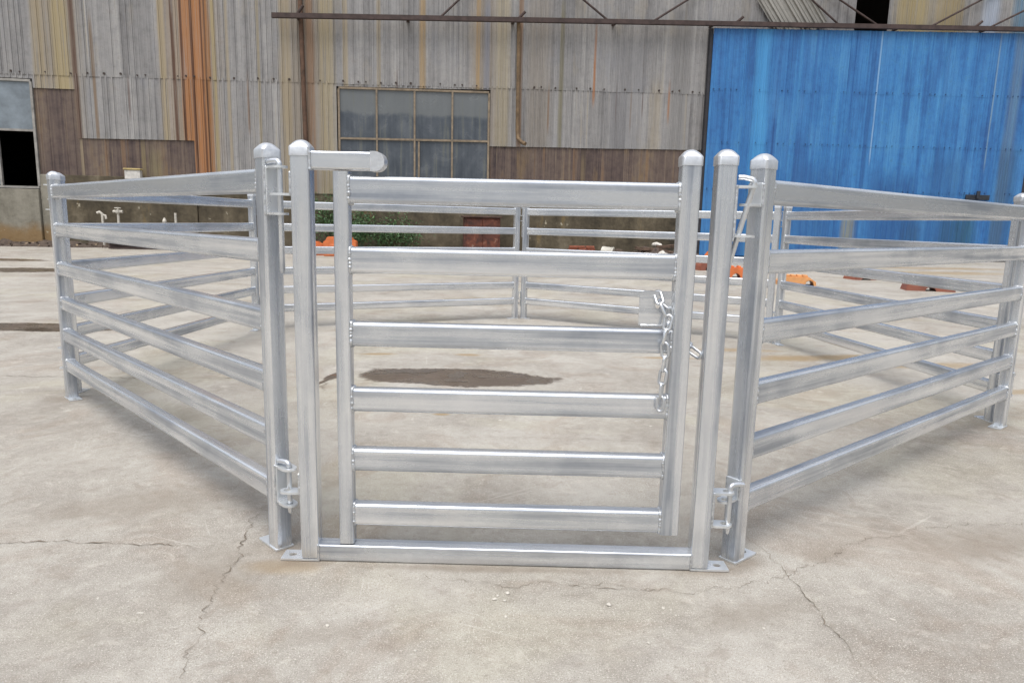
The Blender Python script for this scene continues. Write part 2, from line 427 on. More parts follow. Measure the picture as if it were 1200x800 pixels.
def rail_mesh(L, z, weld=True, n=1.0, rh=None):
    bm = bmesh.new(); rh = rh or RH
    pr = rrect(RD, rh, RRAD, 4)
    xs = [0, L*.3, L*.6, L]
    loft(bm, [[(x, y, z+q) for y, q in pr] for x in xs])
    if weld:
        weld_ring(bm, .001, z, RD, rh, 1, 1, n); weld_ring(bm, L-.001, z, RD, rh, 1, -1, n)
    return bm
def tab_plate(bm, x0, x1, w_, z, t=.006, hr=.009, hx=None, mi=0):
    # horizontal lug: square at x0, rounded at x1, with a round pin hole
    sgn = 1 if x1 > x0 else -1; L = abs(x1-x0); hx = L-w_/2 if hx is None else hx
    N = 28; out = []; inn = []
    for k in range(N):
        a = 2*math.pi*k/N; c, s = math.cos(a), math.sin(a)
        if c >= 0: q = w_/2
        else: q = 1/max(-c/hx, abs(s)/(w_/2))
        out.append((hx+c*q, s*q)); inn.append((hx+c*hr*1.15, s*hr))
    def rg(zz): return [bm.verts.new((x0+sgn*x, y, zz)) for x, y in out], [bm.verts.new((x0+sgn*x, y, zz)) for x, y in inn]
    (o0, i0), (o1, i1) = rg(z-t/2), rg(z+t/2)
    for k in range(N):
        j = (k+1) % N
        for f in ((o1[k], o1[j], i1[j], i1[k]), (o0[k], i0[k], i0[j], o0[j]), (o0[k], o0[j], o1[j], o1[k]), (i0[k], i1[k], i1[j], i0[j])):
            bm.faces.new(f).material_index = mi
def c_bracket(x, sgn, z0, z1):
    # channel welded on the end face of a post: back plate and two lugs
    bm = bmesh.new()
    bevel_box(bm, min(x, x+sgn*.006), max(x, x+sgn*.006), -.021, .021, z0-.003, z1+.003, .0015, 1)
    tab_plate(bm, x+sgn*.0055, x+sgn*.062, .042, z0); tab_plate(bm, x+sgn*.0055, x+sgn*.062, .042, z1)
    for yy in (-.0225, .0225):
        weld_line(bm, (x+sgn*.001, yy, z0-.003), (x+sgn*.001, yy, z1+.003))
    return bm
def s_lug(x, sgn, z):
    bm = bmesh.new()
    bevel_box(bm, min(x, x+sgn*.005), max(x, x+sgn*.005), -.019, .019, z-.004, z+.058, .0015, 1)
    tab_plate(bm, x+sgn*.0045, x+sgn*.06, .04, z)
    for yy in (-.0205, .0205):
        weld_line(bm, (x+sgn*.001, yy, z-.003), (x+sgn*.001, yy, z+.056))
    return bm
CZ = ((.955, 1.075), (.150, .255))     # upper / lower channel lugs
SZ = (1.005, .195)

PANEL_GROUP = 'six-rail steel yard panels forming the pen'
meshes = {}
def shared(name, key, fn, mats, parent, loc, rotz=0.0, **kw):
    if key not in meshes:
        o = link(name, fn(), mats, parent, loc=loc, rotz=rotz, **kw); meshes[key] = o.data; return o
    o = bpy.data.objects.new(name, meshes[key]); COL.objects.link(o); o.parent = parent; o.location = loc; o.rotation_euler = (0, 0, rotz)
    return o

def make_panel(A, B, label, far=False):
    A = Vector(A+(0,)); B = Vector(B+(0,)); v = B-A; L = v.length; rz = math.atan2(v.y, v.x)
    t = empty('yard_panel', label, 'yard panel', A, rz, PANEL_GROUP)
    for x, sgn in ((0, 1), (L, -1)):
        p = shared('post', 'post', lambda: post_mesh(.006, H-.022), M['post'], t, (x, 0, 0))
        shared('post_cap', 'cap', lambda: cap_mesh(H), M['cap'], p, (0, 0, 0), autosmooth=31)
        shared('foot_plate', 'plate%d' % sgn, lambda: plate_mesh(sgn), M['zinc'], p, (0, 0, 0))
    for z in RZ:
        link('rail', rail_mesh(L-PW, 0, True, .6 if far else 1.0), [M['rail'], M['weld']], t, loc=(PW/2, 0, z))
    for i in range(2):
        shared('hinge_channel', 'cch%d' % i, lambda: c_bracket(-PW/2, -1, *CZ[i]), [M['zinc'], M['weld']], t, (0, 0, 0))
        shared('hinge_lug', 'slug%d' % i, lambda: s_lug(PW/2, 1, SZ[i]), [M['zinc'], M['weld']], t, (L, 0, 0))
    return t

P1, P2 = (-.662, 1.923), (-2.266, 3.525)
P2b, P5 = (-2.312, 3.625), (-2.150, 5.842)
P5b, P6 = (-2.105, 5.905), (.020, 6.920)
P6b, P7 = (.110, 6.938), (2.130, 5.800)
P7b, P4b = (2.180, 5.725), (2.452, 3.478)
P4, P3 = (2.437, 3.392), (.653, 1.907)
make_panel(P1, P2, 'yard panel left of the gate, running back from the gate frame to the left corner')
make_panel(P2b, P5, 'left rear yard panel, seen through the rails of the panel left of the gate', True)
make_panel(P5b, P6, 'back yard panel, left one of the two seen through the gate', True)
make_panel(P6b, P7, 'back yard panel, right one of the two seen through the gate', True)
make_panel(P7b, P4b, 'right rear yard panel in front of the blue door, seen through the nearer right panel', True)
make_panel(P4, P3, 'yard panel right of the gate, running back from the gate frame to the right edge')

# ------------------------------------------------------------------ gate frame and gate
GY = 1.857
fr = empty('gateway', 'galvanized gateway of two tall capped posts joined by a bottom sill round the gate', 'gateway', (0, GY, 0), math.atan2(1.8534-1.8611, 1.0888))
FL, FR = -.5515, .5373
for x, sgn in ((FL, -1), (FR, 1)):
    p = shared('post', 'post', None, None, fr, (x, 0, .003))
    shared('post_cap', 'cap', None, None, p, (0, 0, 0))
    shared('foot_plate', 'plate%d' % sgn, None, None, p, (0, 0, -.002))
bm = bmesh.new()
a, b = FL+PW/2, FR-PW/2
loft(bm, [[(x, y, .025+z) for y, z in rrect(.05, .048, .005, 3)] for x in (a, (a+b)/2, b)])
for x in (a, b):
    weld_line(bm, (x, -.0255, .004), (x, -.0255, .048), .0036)
link('sill', bm, [M['rail'], M['weld']], fr)
bm = bmesh.new()
loft(bm, [[(x, y, 1.092+z) for y, z in rrect(.045, .046, .005, 3)] for x in (a, -.44, -.365)])
weld_line(bm, (a+.001, -.0235, 1.069), (a+.001, -.0235, 1.115), .0036)
arm = link('top_arm', bm, [M['rail'], M['weld']], fr)
bm = bmesh.new(); ol = [(-.371, -.0248), (-.358, -.0248)]+[(-.358+.0235*math.cos(R(-90+15*k)), .0248*math.sin(R(-90+15*k))) for k in range(1, 12)]+[(-.358, .0248), (-.371, .0248)]
loft(bm, [[(x, y, 1.092+z) for x, z in ol] for y in (-.0245, .0245)], smooth=True)
link('arm_cap', bm, M['cap'], arm, autosmooth=30)
for i in range(2):
    link('hinge_lug', s_lug(FL-PW/2, -1, SZ[i]), [M['zinc'], M['weld']], fr)
    link('hinge_channel', c_bracket(FR+PW/2, 1, *((.925, 1.05), (.13, .225))[i]), [M['zinc'], M['weld']], fr)

gt = empty('farm_gate', 'six-rail galvanized gate hung between the two frame posts, closed', 'gate', (0, GY, 0), math.atan2(1.8534-1.8611, 1.0888))
GL, GR = -.449, .447
bm = bmesh.new(); loft(bm, [[(GL+x, y, z) for x, y in rrect(.04, .04, .005, 3)] for z in (.052, .5, 1.066)])
link('hinge_post', bm, M['post'], gt)
p = link('latch_post', post_mesh(.104, H-.022), M['post'], gt, loc=(GR, 0, 0))
shared('post_cap', 'cap', None, None, p, (0, 0, 0))
GZ = (1.0205, .840, .6445, .465, .2965, .138)
GH = (.069, .067, .065, .064, .063, .063)
x0, x1 = GL+.02, GR-.025
for z, gh in zip(GZ, GH):
    link('rail', rail_mesh(x1-x0, 0, True, 1.3, gh), [M['rail'], M['weld']], gt, loc=(x0, 0, z))
# latch plate with a slot for the chain, on top of the third rail
bm = bmesh.new(); px0, px1, pz0, pz1 = .334, x1, .686, .777
N = 28; out = []; inn = []; cx, cz = .383, .748
for k in range(N):
    a_ = 2*math.pi*k/N; c, s = math.cos(a_), math.sin(a_)
    q = min((px1-cx)/c if c > 1e-6 else 9, (cx-px0)/-c if c < -1e-6 else 9, (pz1-cz)/s if s > 1e-6 else 9, (cz-pz0)/-s if s < -1e-6 else 9)
    out.append((cx+c*q, cz+s*q)); inn.append((cx+c*.008, cz+s*.018))
rg = {}
for yy in (-.0075, -.0015):
    rg[yy] = ([bm.verts.new((x, yy, z)) for x, z in out], [bm.verts.new((x, yy, z)) for x, z in inn])
(o0, i0), (o1, i1) = rg[-.0075], rg[-.0015]
for k in range(N):
    j = (k+1) % N
    for f in ((o1[k], o1[j], i1[j], i1[k]), (o0[k], i0[k], i0[j], o0[j]), (o0[k], o0[j], o1[j], o1[k]), (i0[k], i1[k], i1[j], i0[j])): bm.faces.new(f)
weld_line(bm, (px1, -.008, pz0), (px1, -.008, pz1), .0036); weld_line(bm, (px0+.004, -.008, pz0), (px1, -.008, pz0), .0034)
link('latch_plate', bm, [M['rail'], M['weld']], gt)

# chain: through the slot, hanging down the front, the rest led round behind the latch post
def chain_link(wd=.0041, L=.048, W=.026):
    bm = bmesh.new(); r = W/2-wd; h = L/2-wd-r; pts = []
    for k in range(9): a_ = math.pi*k/8; pts.append((r*math.cos(a_), 0, h+r*math.sin(a_)))
    for k in range(9): a_ = math.pi+math.pi*k/8; pts.append((r*math.cos(a_), 0, -h+r*math.sin(a_)))
    tube_path(bm, pts, wd, 8, closed=True); return bm
ch = empty('gate_chain', 'short steel chain hanging through the slotted plate at the latch side of the gate', 'chain', (.383, GY-.005, .748))
def path_links(pts, pitch, twist0=0):
    pts = [Vector(p) for p in pts]; seg = []; tot = 0
    for a_, b_ in zip(pts, pts[1:]): seg.append((tot, a_, b_)); tot += (b_-a_).length
    k = 0; s = pitch/2
    while s < tot:
        for (t0, a_, b_) in reversed(seg):
            if s >= t0: break
        dv = (b_-a_).normalized(); c = a_+dv*(s-t0)
        z = dv; ref = Vector((0, 1, 0)) if abs(dv.y) < .8 else Vector((1, 0, 0))
        x = ref.cross(z).normalized(); y = z.cross(x)
        tw = Matrix.Rotation(R(45*0+25+90*((k+twist0) % 2))+random.uniform(-.3, .3), 3, 'Z')
        m3 = Matrix((x, y, z)).transposed() @ tw
        o = shared('link', 'chainlink', chain_link, M['chain'], ch, (0, 0, 0))
        o.matrix_local = Matrix.Translation(c-ch.location) @ m3.to_4x4()
        s += pitch; k += 1
path_links([(.380, GY-.004, .775), (.386, GY-.028, .745), (.406, GY-.037, .700), (.398, GY-.040, .655), (.405, GY-.040, .60), (.399, GY-.040, .54), (.398, GY-.040, .47)], .0365)
path_links([(.392, GY+.008, .752), (.412, GY-.012, .735), (.418, GY-.012, .66), (.420, GY+.018, .62), (.425, GY+.045, .61), (.475, GY+.045, .625), (.512, GY+.012, .600)], .0365, 1)

# drop pins
def pin_mesh(top, bot):
    bm = bmesh.new(); r = .0072
    pts = [(0, 0, bot), (0, 0, bot+.01), (0, 0, top)]
    for k in range(1, 7):
        a_ = R(15*k); pts.append((.010*(1-math.cos(a_)), 0, top+.010*math.sin(a_)))
    pts += [(.028, 0, top+.010), (.042, 0, top+.007)]
    tube_path(bm, pts, [r*.7]+[r]*(len(pts)-1), 10); return bm
PG = 'drop pins joining the yard panels'
def pins(xy, rz, where, zu=(1.081, .80), zl=(.262, .12), lean=None):
    for nm, (t_, b_) in (('upper', zu), ('lower', zl)):
        key = 'pin%.3f' % (t_-b_)
        o = shared('drop_pin', key, lambda: pin_mesh(0, b_-t_), M['chain'], None, (xy[0], xy[1], t_), rz)
        if lean and nm == 'upper': o.rotation_euler = lean
        tag(o, 'bent-headed steel pin in the %s bracket %s' % (nm, where), 'pin', PG)
d1 = (Vector(P1)-Vector(P2)).normalized(); d6 = (Vector(P3)-Vector(P4)).normalized()
pins(tuple(Vector(P1)+d1*.066), R(150), 'of the post left of the gate frame', (1.081, .80), (.262, .125))
pins((FR+.025+.05, GY-.008), R(20), 'of the post right of the gate frame', (1.058, .80), (.236, .105), (0, R(-13), R(165)))
for q, wh in ((P2, 'at the left corner of the pen'), (P5, 'at the left rear corner of the pen'), (P6, 'between the two back panels seen through the gate'), (P7, 'at the right rear corner of the pen'), (P4b, 'at the right corner of the pen')):
    a_ = {P2: (P1, P2), P5: (P2b, P5), P6: (P5b, P6), P7: (P6b, P7), P4b: (P7b, P4b)}[q]
    dd = (Vector(a_[1])-Vector(a_[0])).normalized()
    pins(tuple(Vector(q)+dd*.062), math.atan2(dd.y, dd.x), wh)

# ------------------------------------------------------------------ the shed behind
TH = R(8)
shed = empty('warehouse', 'old corrugated steel warehouse with rust streaks and a big blue sliding door', 'warehouse', (0, 21, 0), TH)

def siding_mat(name, stops, streaks, stains_tints=(), rust=.5, rough=.62, metal=.0, hue=.5):
    m = Mat(name); c = m.coord('Object')
    sep = m.node('ShaderNodeSeparateXYZ', {0: c}); u, z = sep.outputs[0], sep.outputs[2]
    tone = m.node('ShaderNodeAttribute', attribute_name='tone').outputs['Fac']
    off = m.node('ShaderNodeCombineXYZ', {0: m.math('MULTIPLY', tone, 31.0), 2: m.math('MULTIPLY', tone, 13.0)}).outputs[0]
    cc = m.node('ShaderNodeVectorMath', {0: c, 1: off}, operation='ADD').outputs[0]
    def st(sc, det=4, ro=.6):
        mp = m.node('ShaderNodeMapping', {'Vector': cc}); mp.inputs['Scale'].default_value = sc
        return m.noise(mp.outputs[0], 1.0, det, ro)
    s1 = st((5.5, 1, .14), 5); s2 = st((17, 1, .32), 4, .65); s3 = st((1.1, 1, .45), 4); s4 = st((34, 1, .55), 3, .6)
    bl = m.noise(c, 4.5, 6, .7)
    f = m.math('ADD', m.math('MULTIPLY', s1, .34), m.math('ADD', m.math('MULTIPLY', s2, .2), m.math('ADD', m.math('MULTIPLY', s3, .22), m.math('MULTIPLY', bl, .24))))
    f = m.math('ADD', f, m.math('MULTIPLY', m.math('SUBTRACT', tone, .5), .07))
    col = m.ramp(f, stops)
    for (fld, a, b, amt, cl) in streaks:
        fl = {'s1': s1, 's2': s2, 's3': s3, 's4': s4}[fld]
        col = m.mix(m.step(fl, a, b, 0, amt), col, cl)
    col = m.mix(m.step(bl, .54, .68, 0, .55), col, m.mix(1, col, (.66, .62, .60), 'MULTIPLY'))
    fb = m.noise(c, 17, 5, .75); col = m.mix(m.step(fb, .56, .68, 0, .4), col, m.mix(1, col, (.62, .58, .55), 'MULTIPLY'))
    wob = m.math('MULTIPLY', m.math('SUBTRACT', st((3, 1, .5), 4), .5), .5)
    for (uc, wd, z0, z1, cl, amt) in stains_tints:
        du = m.math('ABSOLUTE', m.math('SUBTRACT', m.math('ADD', u, m.math('MULTIPLY', wob, wd*1.2)), uc))
        k = m.step(du, wd, wd*.35)
        k = m.math('MULTIPLY', k, m.step(m.math('ADD', z, wob), z0-.25, z0+.25))
        k = m.math('MULTIPLY', k, m.step(m.math('ADD', z, wob), z1+.4, z1-.4))
        k = m.math('MULTIPLY', k, m.math('MULTIPLY', m.step(s2, .34, .5, .4, 1), m.step(s4, .34, .48, .65, 1)))
        col = m.mix(m.math('MULTIPLY', k, amt), col, cl)
    ro = m.step(f, .3, .7, rough+.1, rough-.12)
    return m.done(col, ro, metal, m.bump(bl, .15, .01), .4)

OR, DR, TN, YL, OL = (.34, .125, .024), (.075, .03, .015), (.32, .26, .165), (.33, .265, .14), (.17, .155, .10)
grey = siding_mat('weathered_grey_sheet',
    [(.38, (.145, .14, .14)), (.46, (.215, .21, .208)), (.53, (.275, .268, .263)), (.62, (.375, .366, .352))],
    [('s2', .62, .72, .35, (.36, .34, .27)), ('s1', .62, .70, .4, (.30, .25, .16)), ('s2', .37, .29, .6, (.10, .095, .095)), ('s1', .35, .28, .45, (.16, .185, .235)), ('s4', .64, .72, .3, (.44, .43, .42)), ('s4', .36, .29, .45, (.12, .105, .095)), ('s3', .56, .66, .4, (.20, .205, .225)), ('s3', .44, .34, .4, (.33, .30, .25))],
    stains_tints=[(-10.46, .035, 3.5, 4.5, DR, .6), (-7.4, .04, 3.2, 4.6, (.16, .08, .03), .6), (-3.4, .03, 4.5, 4.9, DR, .6), (.9, .04, 3.6, 4.7, (.18, .09, .035), .7), (2.9, .03, 3.9, 4.8, DR, .7), (3.35, .035, 3.7, 4.75, (.17, .1, .04), .7), (3.7, .03, 4.1, 4.8, DR, .7), (-8.85, .95, 1, 9, (.27, .185, .10), .6), (-12.1, .7, 2, 9, (.29, .23, .145), .55), (-5.9, .8, 1, 9, (.26, .21, .145), .55), (-1.0, .5, 3, 9, (.25, .19, .12), .5), (.6, .5, 3, 9, (.22, .18, .13), .4), (3.2, .8, 3, 6, (.20, .20, .21), .5), (-12.05, .28, 2, 9, YL, .8), (-11.75, .09, 2, 9, DR, .8), (-11.3, .06, 2.8, 5.9, (.16, .1, .05), .8), (-12.6, .22, 4, 9, TN, .7),
            (-9.55, .12, 2, 9, TN, .9), (-9.28, .06, 2, 9, DR, .9), (-8.95, .2, 1, 9, OR, .72), (-8.62, .28, 1, 9, OR, .78), (-8.42, .12, 1, 9, (.26, .12, .04), .9), (-9.06, .045, 1, 9, DR, .95), (-8.80, .05, 1, 9, DR, .95), (-8.55, .035, 1, 9, DR, .9), (-8.46, .03, 1, 9, (.08, .04, .025), .9), (-8.25, .07, 1, 9, YL, .85),
            (-7.9, .07, 1, 9, TN, .6), (-7.1, .05, 1, 9, YL, .5), (-6.4, .2, 1, 9, TN, .7), (-5.75, .16, 1, 9, (.22, .12, .06), .7), (-5.3, .3, 1, 9, YL, .6), (-4.8, .1, 4, 9, TN, .7),
            (-3.9, .08, 4, 9, TN, .6), (-2.7, .12, 4, 9, (.36, .24, .1), .7), (-1.15, .08, 4, 9, (.33, .22, .10), .75), (-.9, .12, 4, 7, (.15, .18, .25), .5), (-.45, .3, 3, 9, YL, .5),
            (.05, .1, 3, 9, (.2, .11, .05), .8), (1.25, .09, 3, 7, OL, .8), (2.22, .05, 4.4, 6.4, OR, .8), (4.5, .05, 4.0, 4.9, OR, .7), (4.1, .25, 3, 5, TN, .4), (4.8, .4, 3, 7, (.19, .185, .18), .6),
            (12.0, .8, 6, 9, (.30, .24, .12), .9), (13.2, .7, 6, 9, (.28, .22, .11), .85), (14.6, .4, 6, 9, (.36, .42, .52), .7), (15.8, .6, 6, 9, (.10, .22, .33), .8)])
brown = siding_mat('brown_rusted_sheet',
    [(.39, (.045, .032, .032)), (.46, (.090, .064, .056)), (.53, (.135, .100, .080)), (.61, (.21, .165, .115))],
    [('s2', .62, .72, .5, (.26, .21, .12)), ('s1', .36, .28, .6, (.05, .035, .035)), ('s3', .54, .64, .55, (.19, .125, .06)), ('s1', .56, .66, .5, (.20, .11, .05))],
    stains_tints=[(-11.75, .06, 1.8, 3, TN, .5), (-10.2, .08, 1.8, 2.9, (.25, .2, .1), .6), (-9.9, .25, 1.8, 2.6, (.2, .17, .09), .6), (2.0, .1, 2, 3, (.2, .15, .08), .5)])
blue = siding_mat('blue_painted_sheet',
    [(.38, (.020, .080, .24)), (.46, (.030, .130, .34)), (.53, (.040, .175, .42)), (.62, (.065, .245, .50))],
    [('s2', .64, .72, .18, (.13, .33, .55)), ('s2', .36, .28, .35, (.02, .065, .18)), ('s3', .52, .64, .2, (.09, .25, .46)), ('s3', .46, .36, .3, (.022, .085, .25)), ('s4', .35, .29, .4, (.02, .07, .20)), ('s4', .68, .74, .2, (.16, .36, .56))],
    stains_tints=[(7.25, .35, -1, 9, (.07, .31, .60), .6), (10.95, .035, 3.0, 6.9, (.30, .45, .62), .6), (10.75, .1, -1, 6.2, (.02, .085, .25), .6), (8.9, .04, -1, 9, (.015, .07, .25), .5), (15.6, .3, -1, 7, (.13, .19, .24), .55), (14.9, .04, 3, 7, (.25, .36, .42), .6),
            (10.45, .32, .2, 1.5, (.24, .22, .13), .75), (12.6, .5, .2, 1.2, (.03, .075, .13), .6), (14.2, .9, .1, 1.5, (.022, .07, .085), .7), (8.4, .06, 0, 9, (.06, .23, .47), .5), (7.0, .9, -1, 2.4, (.02, .07, .20), .5), (9.2, 1.1, -1, 2.8, (.025, .08, .22), .5), (11.8, 1.2, -1, 2.6, (.02, .07, .20), .5), (13.6, .9, -1, 3.2, (.025, .085, .22), .5), (15.7, .5, -1, 3.5, (.03, .075, .15), .6)], rough=.5)  # broad low entries deepen the blue towards the foot of the door
def concrete_mat():
    m = Mat('stained_concrete'); c = m.coord('Object')
    n = m.noise(c, 1.1, 6, .62, .3); n2 = m.noise(c, 9, 6, .7)
    mp = m.node('ShaderNodeMapping', {'Vector': c}); mp.inputs['Scale'].default_value = (2.2, 1, .5); n3 = m.noise(mp.outputs[0], 1.0, 5, .65)
    f = m.math('ADD', m.math('MULTIPLY', n, .5), m.math('ADD', m.math('MULTIPLY', n2, .2), m.math('MULTIPLY', n3, .3)))
    col = m.ramp(f, [(.38, (.035, .030, .022)), (.46, (.075, .062, .042)), (.54, (.115, .095, .064)), (.64, (.20, .17, .12))])
    col = m.mix(m.step(n3, .6, .7, 0, .5), col, (.19, .13, .05))
    sep = m.node('ShaderNodeSeparateXYZ', {0: c})
    # bare render left of the pen, with an ochre tide mark
    left = m.step(sep.outputs[0], -12.2, -12.6)
    col = m.mix(left, col, m.ramp(f, [(.35, (.13, .12, .095)), (.5, (.235, .22, .18)), (.65, (.33, .31, .26))]))
    och = m.math('MULTIPLY', left, m.step(m.math('ADD', sep.outputs[2], m.math('MULTIPLY', n, .8)), 1.05, .7, 0, .8))
    col = m.mix(och, col, (.23, .14, .055))
    flake = m.math('MULTIPLY', m.step(m.noise(c, 6, 4, .6), .64, .67), m.step(n3, .5, .62))
    col = m.mix(m.math('MULTIPLY', flake, .7), col, (.48, .44, .34))
    return m.done(col, .92, 0, m.bump(n2, .5, .03), .3)

def sheet(bm, u0, u1, zb, zt, y, pitch=.15, d_=.020, wide=.82, mi=0, rnd=random):
    """corrugated cladding from u0 to u1; zb/zt are (left,right) heights"""
    lay = bm.verts.layers.float.get('tone') or bm.verts.layers.float.new('tone')
    n = max(1, round((u1-u0)/wide)); W = (u1-u0)/n
    for s in range(n):
        a, b = u0+s*W, u0+(s+1)*W+(.03 if s < n-1 else 0)
        tone = rnd.random(); dy = -.004*(s % 2)-rnd.uniform(0, .002)
        dz0 = rnd.uniform(-.006, .006) if n > 1 else 0
        k = max(1, round((b-a)/pitch)); p = (b-a)/k; prof = []
        for i in range(k):
            jt = 1 if rnd.random() < .6 else rnd.uniform(.1, .7)
            for fx, fy in ((0, 0), (.18, 0), (.26, 1), (.46, 1), (.54, 0), (.74, 0), (.77, .3), (.80, 0)):
                prof.append((a+(i+fx)*p, -fy*d_*jt))
        prof.append((b, 0))
        rows = []
        for t in (0, .5, 1):
            r_ = []
            for (uu, yy) in prof:
                q = min(1, max(0, (uu-u0)/(u1-u0)))
                z0 = zb[0]+(zb[1]-zb[0])*q+dz0; z1 = zt[0]+(zt[1]-zt[0])*q
                wv = .006*mnoise.noise(Vector((uu*2.1, t*4, y)))
                v = bm.verts.new((uu, y+yy+dy+wv, z0+(z1-z0)*t)); v[lay] = tone; r_.append(v)
            rows.append(r_)
        for r0, r1 in zip(rows, rows[1:]):
            for i in range(len(r0)-1): bm.faces.new((r0[i], r0[i+1], r1[i+1], r1[i])).material_index = mi
def lap(u): return 4.47+.0183*(u+10.5)
TOP = 9.4
# lower row of grey sheets (bottom edges follow the openings)
bm = bmesh.new()
sec = [(-22, -17.2, 1.5, 1.5), (-17.2, -12.82, 4.33, 4.33), (-12.82, -11.80, 4.10, 4.11), (-11.80, -8.86, 2.87, 2.91), (-8.86, -5.06, 1.55, 1.6), (-5.06, -.78, 4.50, 4.60), (-.78, 5.62, 3.05, 3.17), (16.75, 26, .2, .2)]
for (a, b, z0, z1) in sec:
    sheet(bm, a, b, (z0, z1), (max(lap(a), z0+.05)+.06, max(lap(b), z1+.05)+.06), 0)
    link('grey_cladding', bm, grey, shed); bm = bmesh.new()
bm.free()
bm = bmesh.new()
boltm = plain('rusty_bolt', (.05, .035, .03), .8)
for (a, b, z0, z1) in ((5.65, 10.14, 6.45, 6.75), (10.14, 11.2, 8.3, 8.3), (11.2, 26, 6.6, 7.0)):
    sheet(bm, a, b, (z0, z1), (TOP, TOP), -.008)
    link('grey_cladding', bm, grey, shed); bm = bmesh.new()
sheet(bm, -22, 5.65, (lap(-22), lap(5.65)), (TOP, TOP), -.008)
# bolt heads along the lap
u = -17
while u < 5.5:
    if random.random() < .85:
        zz = lap(u)+random.uniform(.05, .09)
        rod(bm, (u, -.04, zz), (u, -.005, zz), random.uniform(.018, .034), 6, 1)
    u += random.choice((.205, .41, .41, .62))
link('grey_cladding', bm, [grey, boltm], shed)
bm = bmesh.new()
for (a, b, z0, z1, zt0, zt1) in ((-12.82, -11.80, 1.75, 1.8, 4.2, 4.2), (-11.80, -8.86, 1.8, 1.87, 2.97, 3.0), (-.78, 5.62, 2.0, 2.05, 3.15, 3.25)):
    sheet(bm, a, b, (z0, z1), (zt0, zt1), .03, .19, .012, .8)
    link('brown_cladding', bm, brown, shed); bm = bmesh.new()
bm.free()
# concrete base
bm = bmesh.new()
bevel_box(bm, -22, -12.86, -.10, .25, -.2, 1.5, .012, 1)
bevel_box(bm, -12.85, -8.87, -.02, .25, -.2, 1.9, .012, 1)
bevel_box(bm, -8.865, -5.07, .03, .25, -.2, 1.72, .012, 1)
bevel_box(bm, -5.065, -.78, -.02, .25, -.2, 1.74, .012, 1)
bevel_box(bm, -.775, 5.56, -.02, .25, -.2, 2.1, .012, 1)
link('concrete_base', bm, concrete_mat(), shed)
# dark shell behind (roof, end walls, back) so that openings read black
bm = bmesh.new()
box(bm, -22.2, 26.2, -.4, 13, TOP, TOP+.15)
box(bm, -22.2, -22.05, .05, 12.8, 0, TOP-.01); box(bm, 26.05, 26.2, .05, 12.8, 0, TOP-.01); box(bm, -22, 26, 12.8, 13, 0, TOP-.01)
link('shell', bm, plain('dark_steel', (.05, .045, .04), .9), shed)

# windows
frame_m = plain('tan_window_steel', (.21, .165, .115), .7, 0, .35, 7)
def pane_mat():
    m = Mat('dusty_glass'); c = m.coord('Object'); n = m.noise(c, 1.4, 5, .6, .5); n2 = m.noise(c, 24, 4, .65)
    mp = m.node('ShaderNodeMapping', {'Vector': c}); mp.inputs['Scale'].default_value = (8, 1, .5); n3 = m.noise(mp.outputs[0], 1.0, 4, .6)
    f = m.math('ADD', m.math('MULTIPLY', n, .5), m.math('ADD', m.math('MULTIPLY', n2, .06), m.math('MULTIPLY', n3, .44)))
    col = m.ramp(f, [(.38, (.052, .062, .076)), (.52, (.078, .090, .106)), (.64, (.115, .128, .142))])
    z = m.node('ShaderNodeSeparateXYZ', {0: c}).outputs[2]
    reflect_band = m.math('MULTIPLY', m.step(m.math('ADD', z, m.math('MULTIPLY', n, .35)), 3.92, 4.06), .5)     # pale reflection painted into the top half of the upper row
    col = m.mix(reflect_band, col, (.20, .21, .205)); col = m.mix(m.step(n3, .55, .66, 0, .5), col, (.13, .135, .11))
    return m.done(col, m.step(n, .35, .65, .1, .3), 0, m.bump(n, .05, .02), .5)
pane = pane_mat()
grimy = plain('grimy_glass', (.17, .20, .225), .38, 0, .4, 1.6, .05)
def win_bars(bm, u0, u1, z0, z1, us, zs, t=.045, slope=0, y0=-.03, y1=.05):
    def bar(a, b, c, d_):  # u0,u1,z0,z1
        v = box(bm, a, b, y0, y1, c, d_)
        for q in v: q.co.z += slope*(q.co.x-u0)
    for z in (z0, z1): bar(u0, u1, z-t/2, z+t/2)
    for u in (u0, u1): bar(u-t/2, u+t/2, z0+t/2, z1-t/2)
    for (u, a, b, tt) in us: bar(u-tt/2, u+tt/2, a+t/2, b-t/2)
    for (z, a, b, tt) in zs:
        cuts = sorted([a]+[q[0] for q in us if a < q[0] < b and q[1] < z < q[2]]+[b])
        for c0, c1 in zip(cuts, cuts[1:]): bar(c0+t/2, c1-t/2, z-tt/2, z+tt/2)
wn = bpy.data.objects.new('window', None); COL.objects.link(wn); wn.parent = shed
wn['label'] = 'four-column steel window with dusty dark panes'
bm = bmesh.new(); sl_ = .026
Us = [-3.97, -2.92, -1.86]
win_bars(bm, -5.0, -.82, 1.78, 4.47, [(u, 1.78, 4.47, .05) for u in Us]+[(-2.80, 1.78, 3.1, .05)], [(3.12, -5.0, -.82, .055)], .055, sl_*.6)
link('window_frame', bm, frame_m, wn)
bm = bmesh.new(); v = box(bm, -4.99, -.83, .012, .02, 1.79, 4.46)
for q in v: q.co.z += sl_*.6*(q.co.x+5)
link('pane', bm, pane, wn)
wl = bpy.data.objects.new('window', None); COL.objects.link(wl); wl.parent = shed
wl['label'] = 'window at the left edge with a missing lower pane'
bm = bmesh.new()
win_bars(bm, -17.15, -12.86, 1.55, 4.28, [(-13.78, 1.55, 3.02, .05), (-15.2, 1.55, 4.28, .05)], [(3.02, -17.15, -12.86, .055)], .06, 0)
link('window_frame', bm, plain('pale_window_steel', (.26, .25, .23), .65, 0, .3, 7), wl)
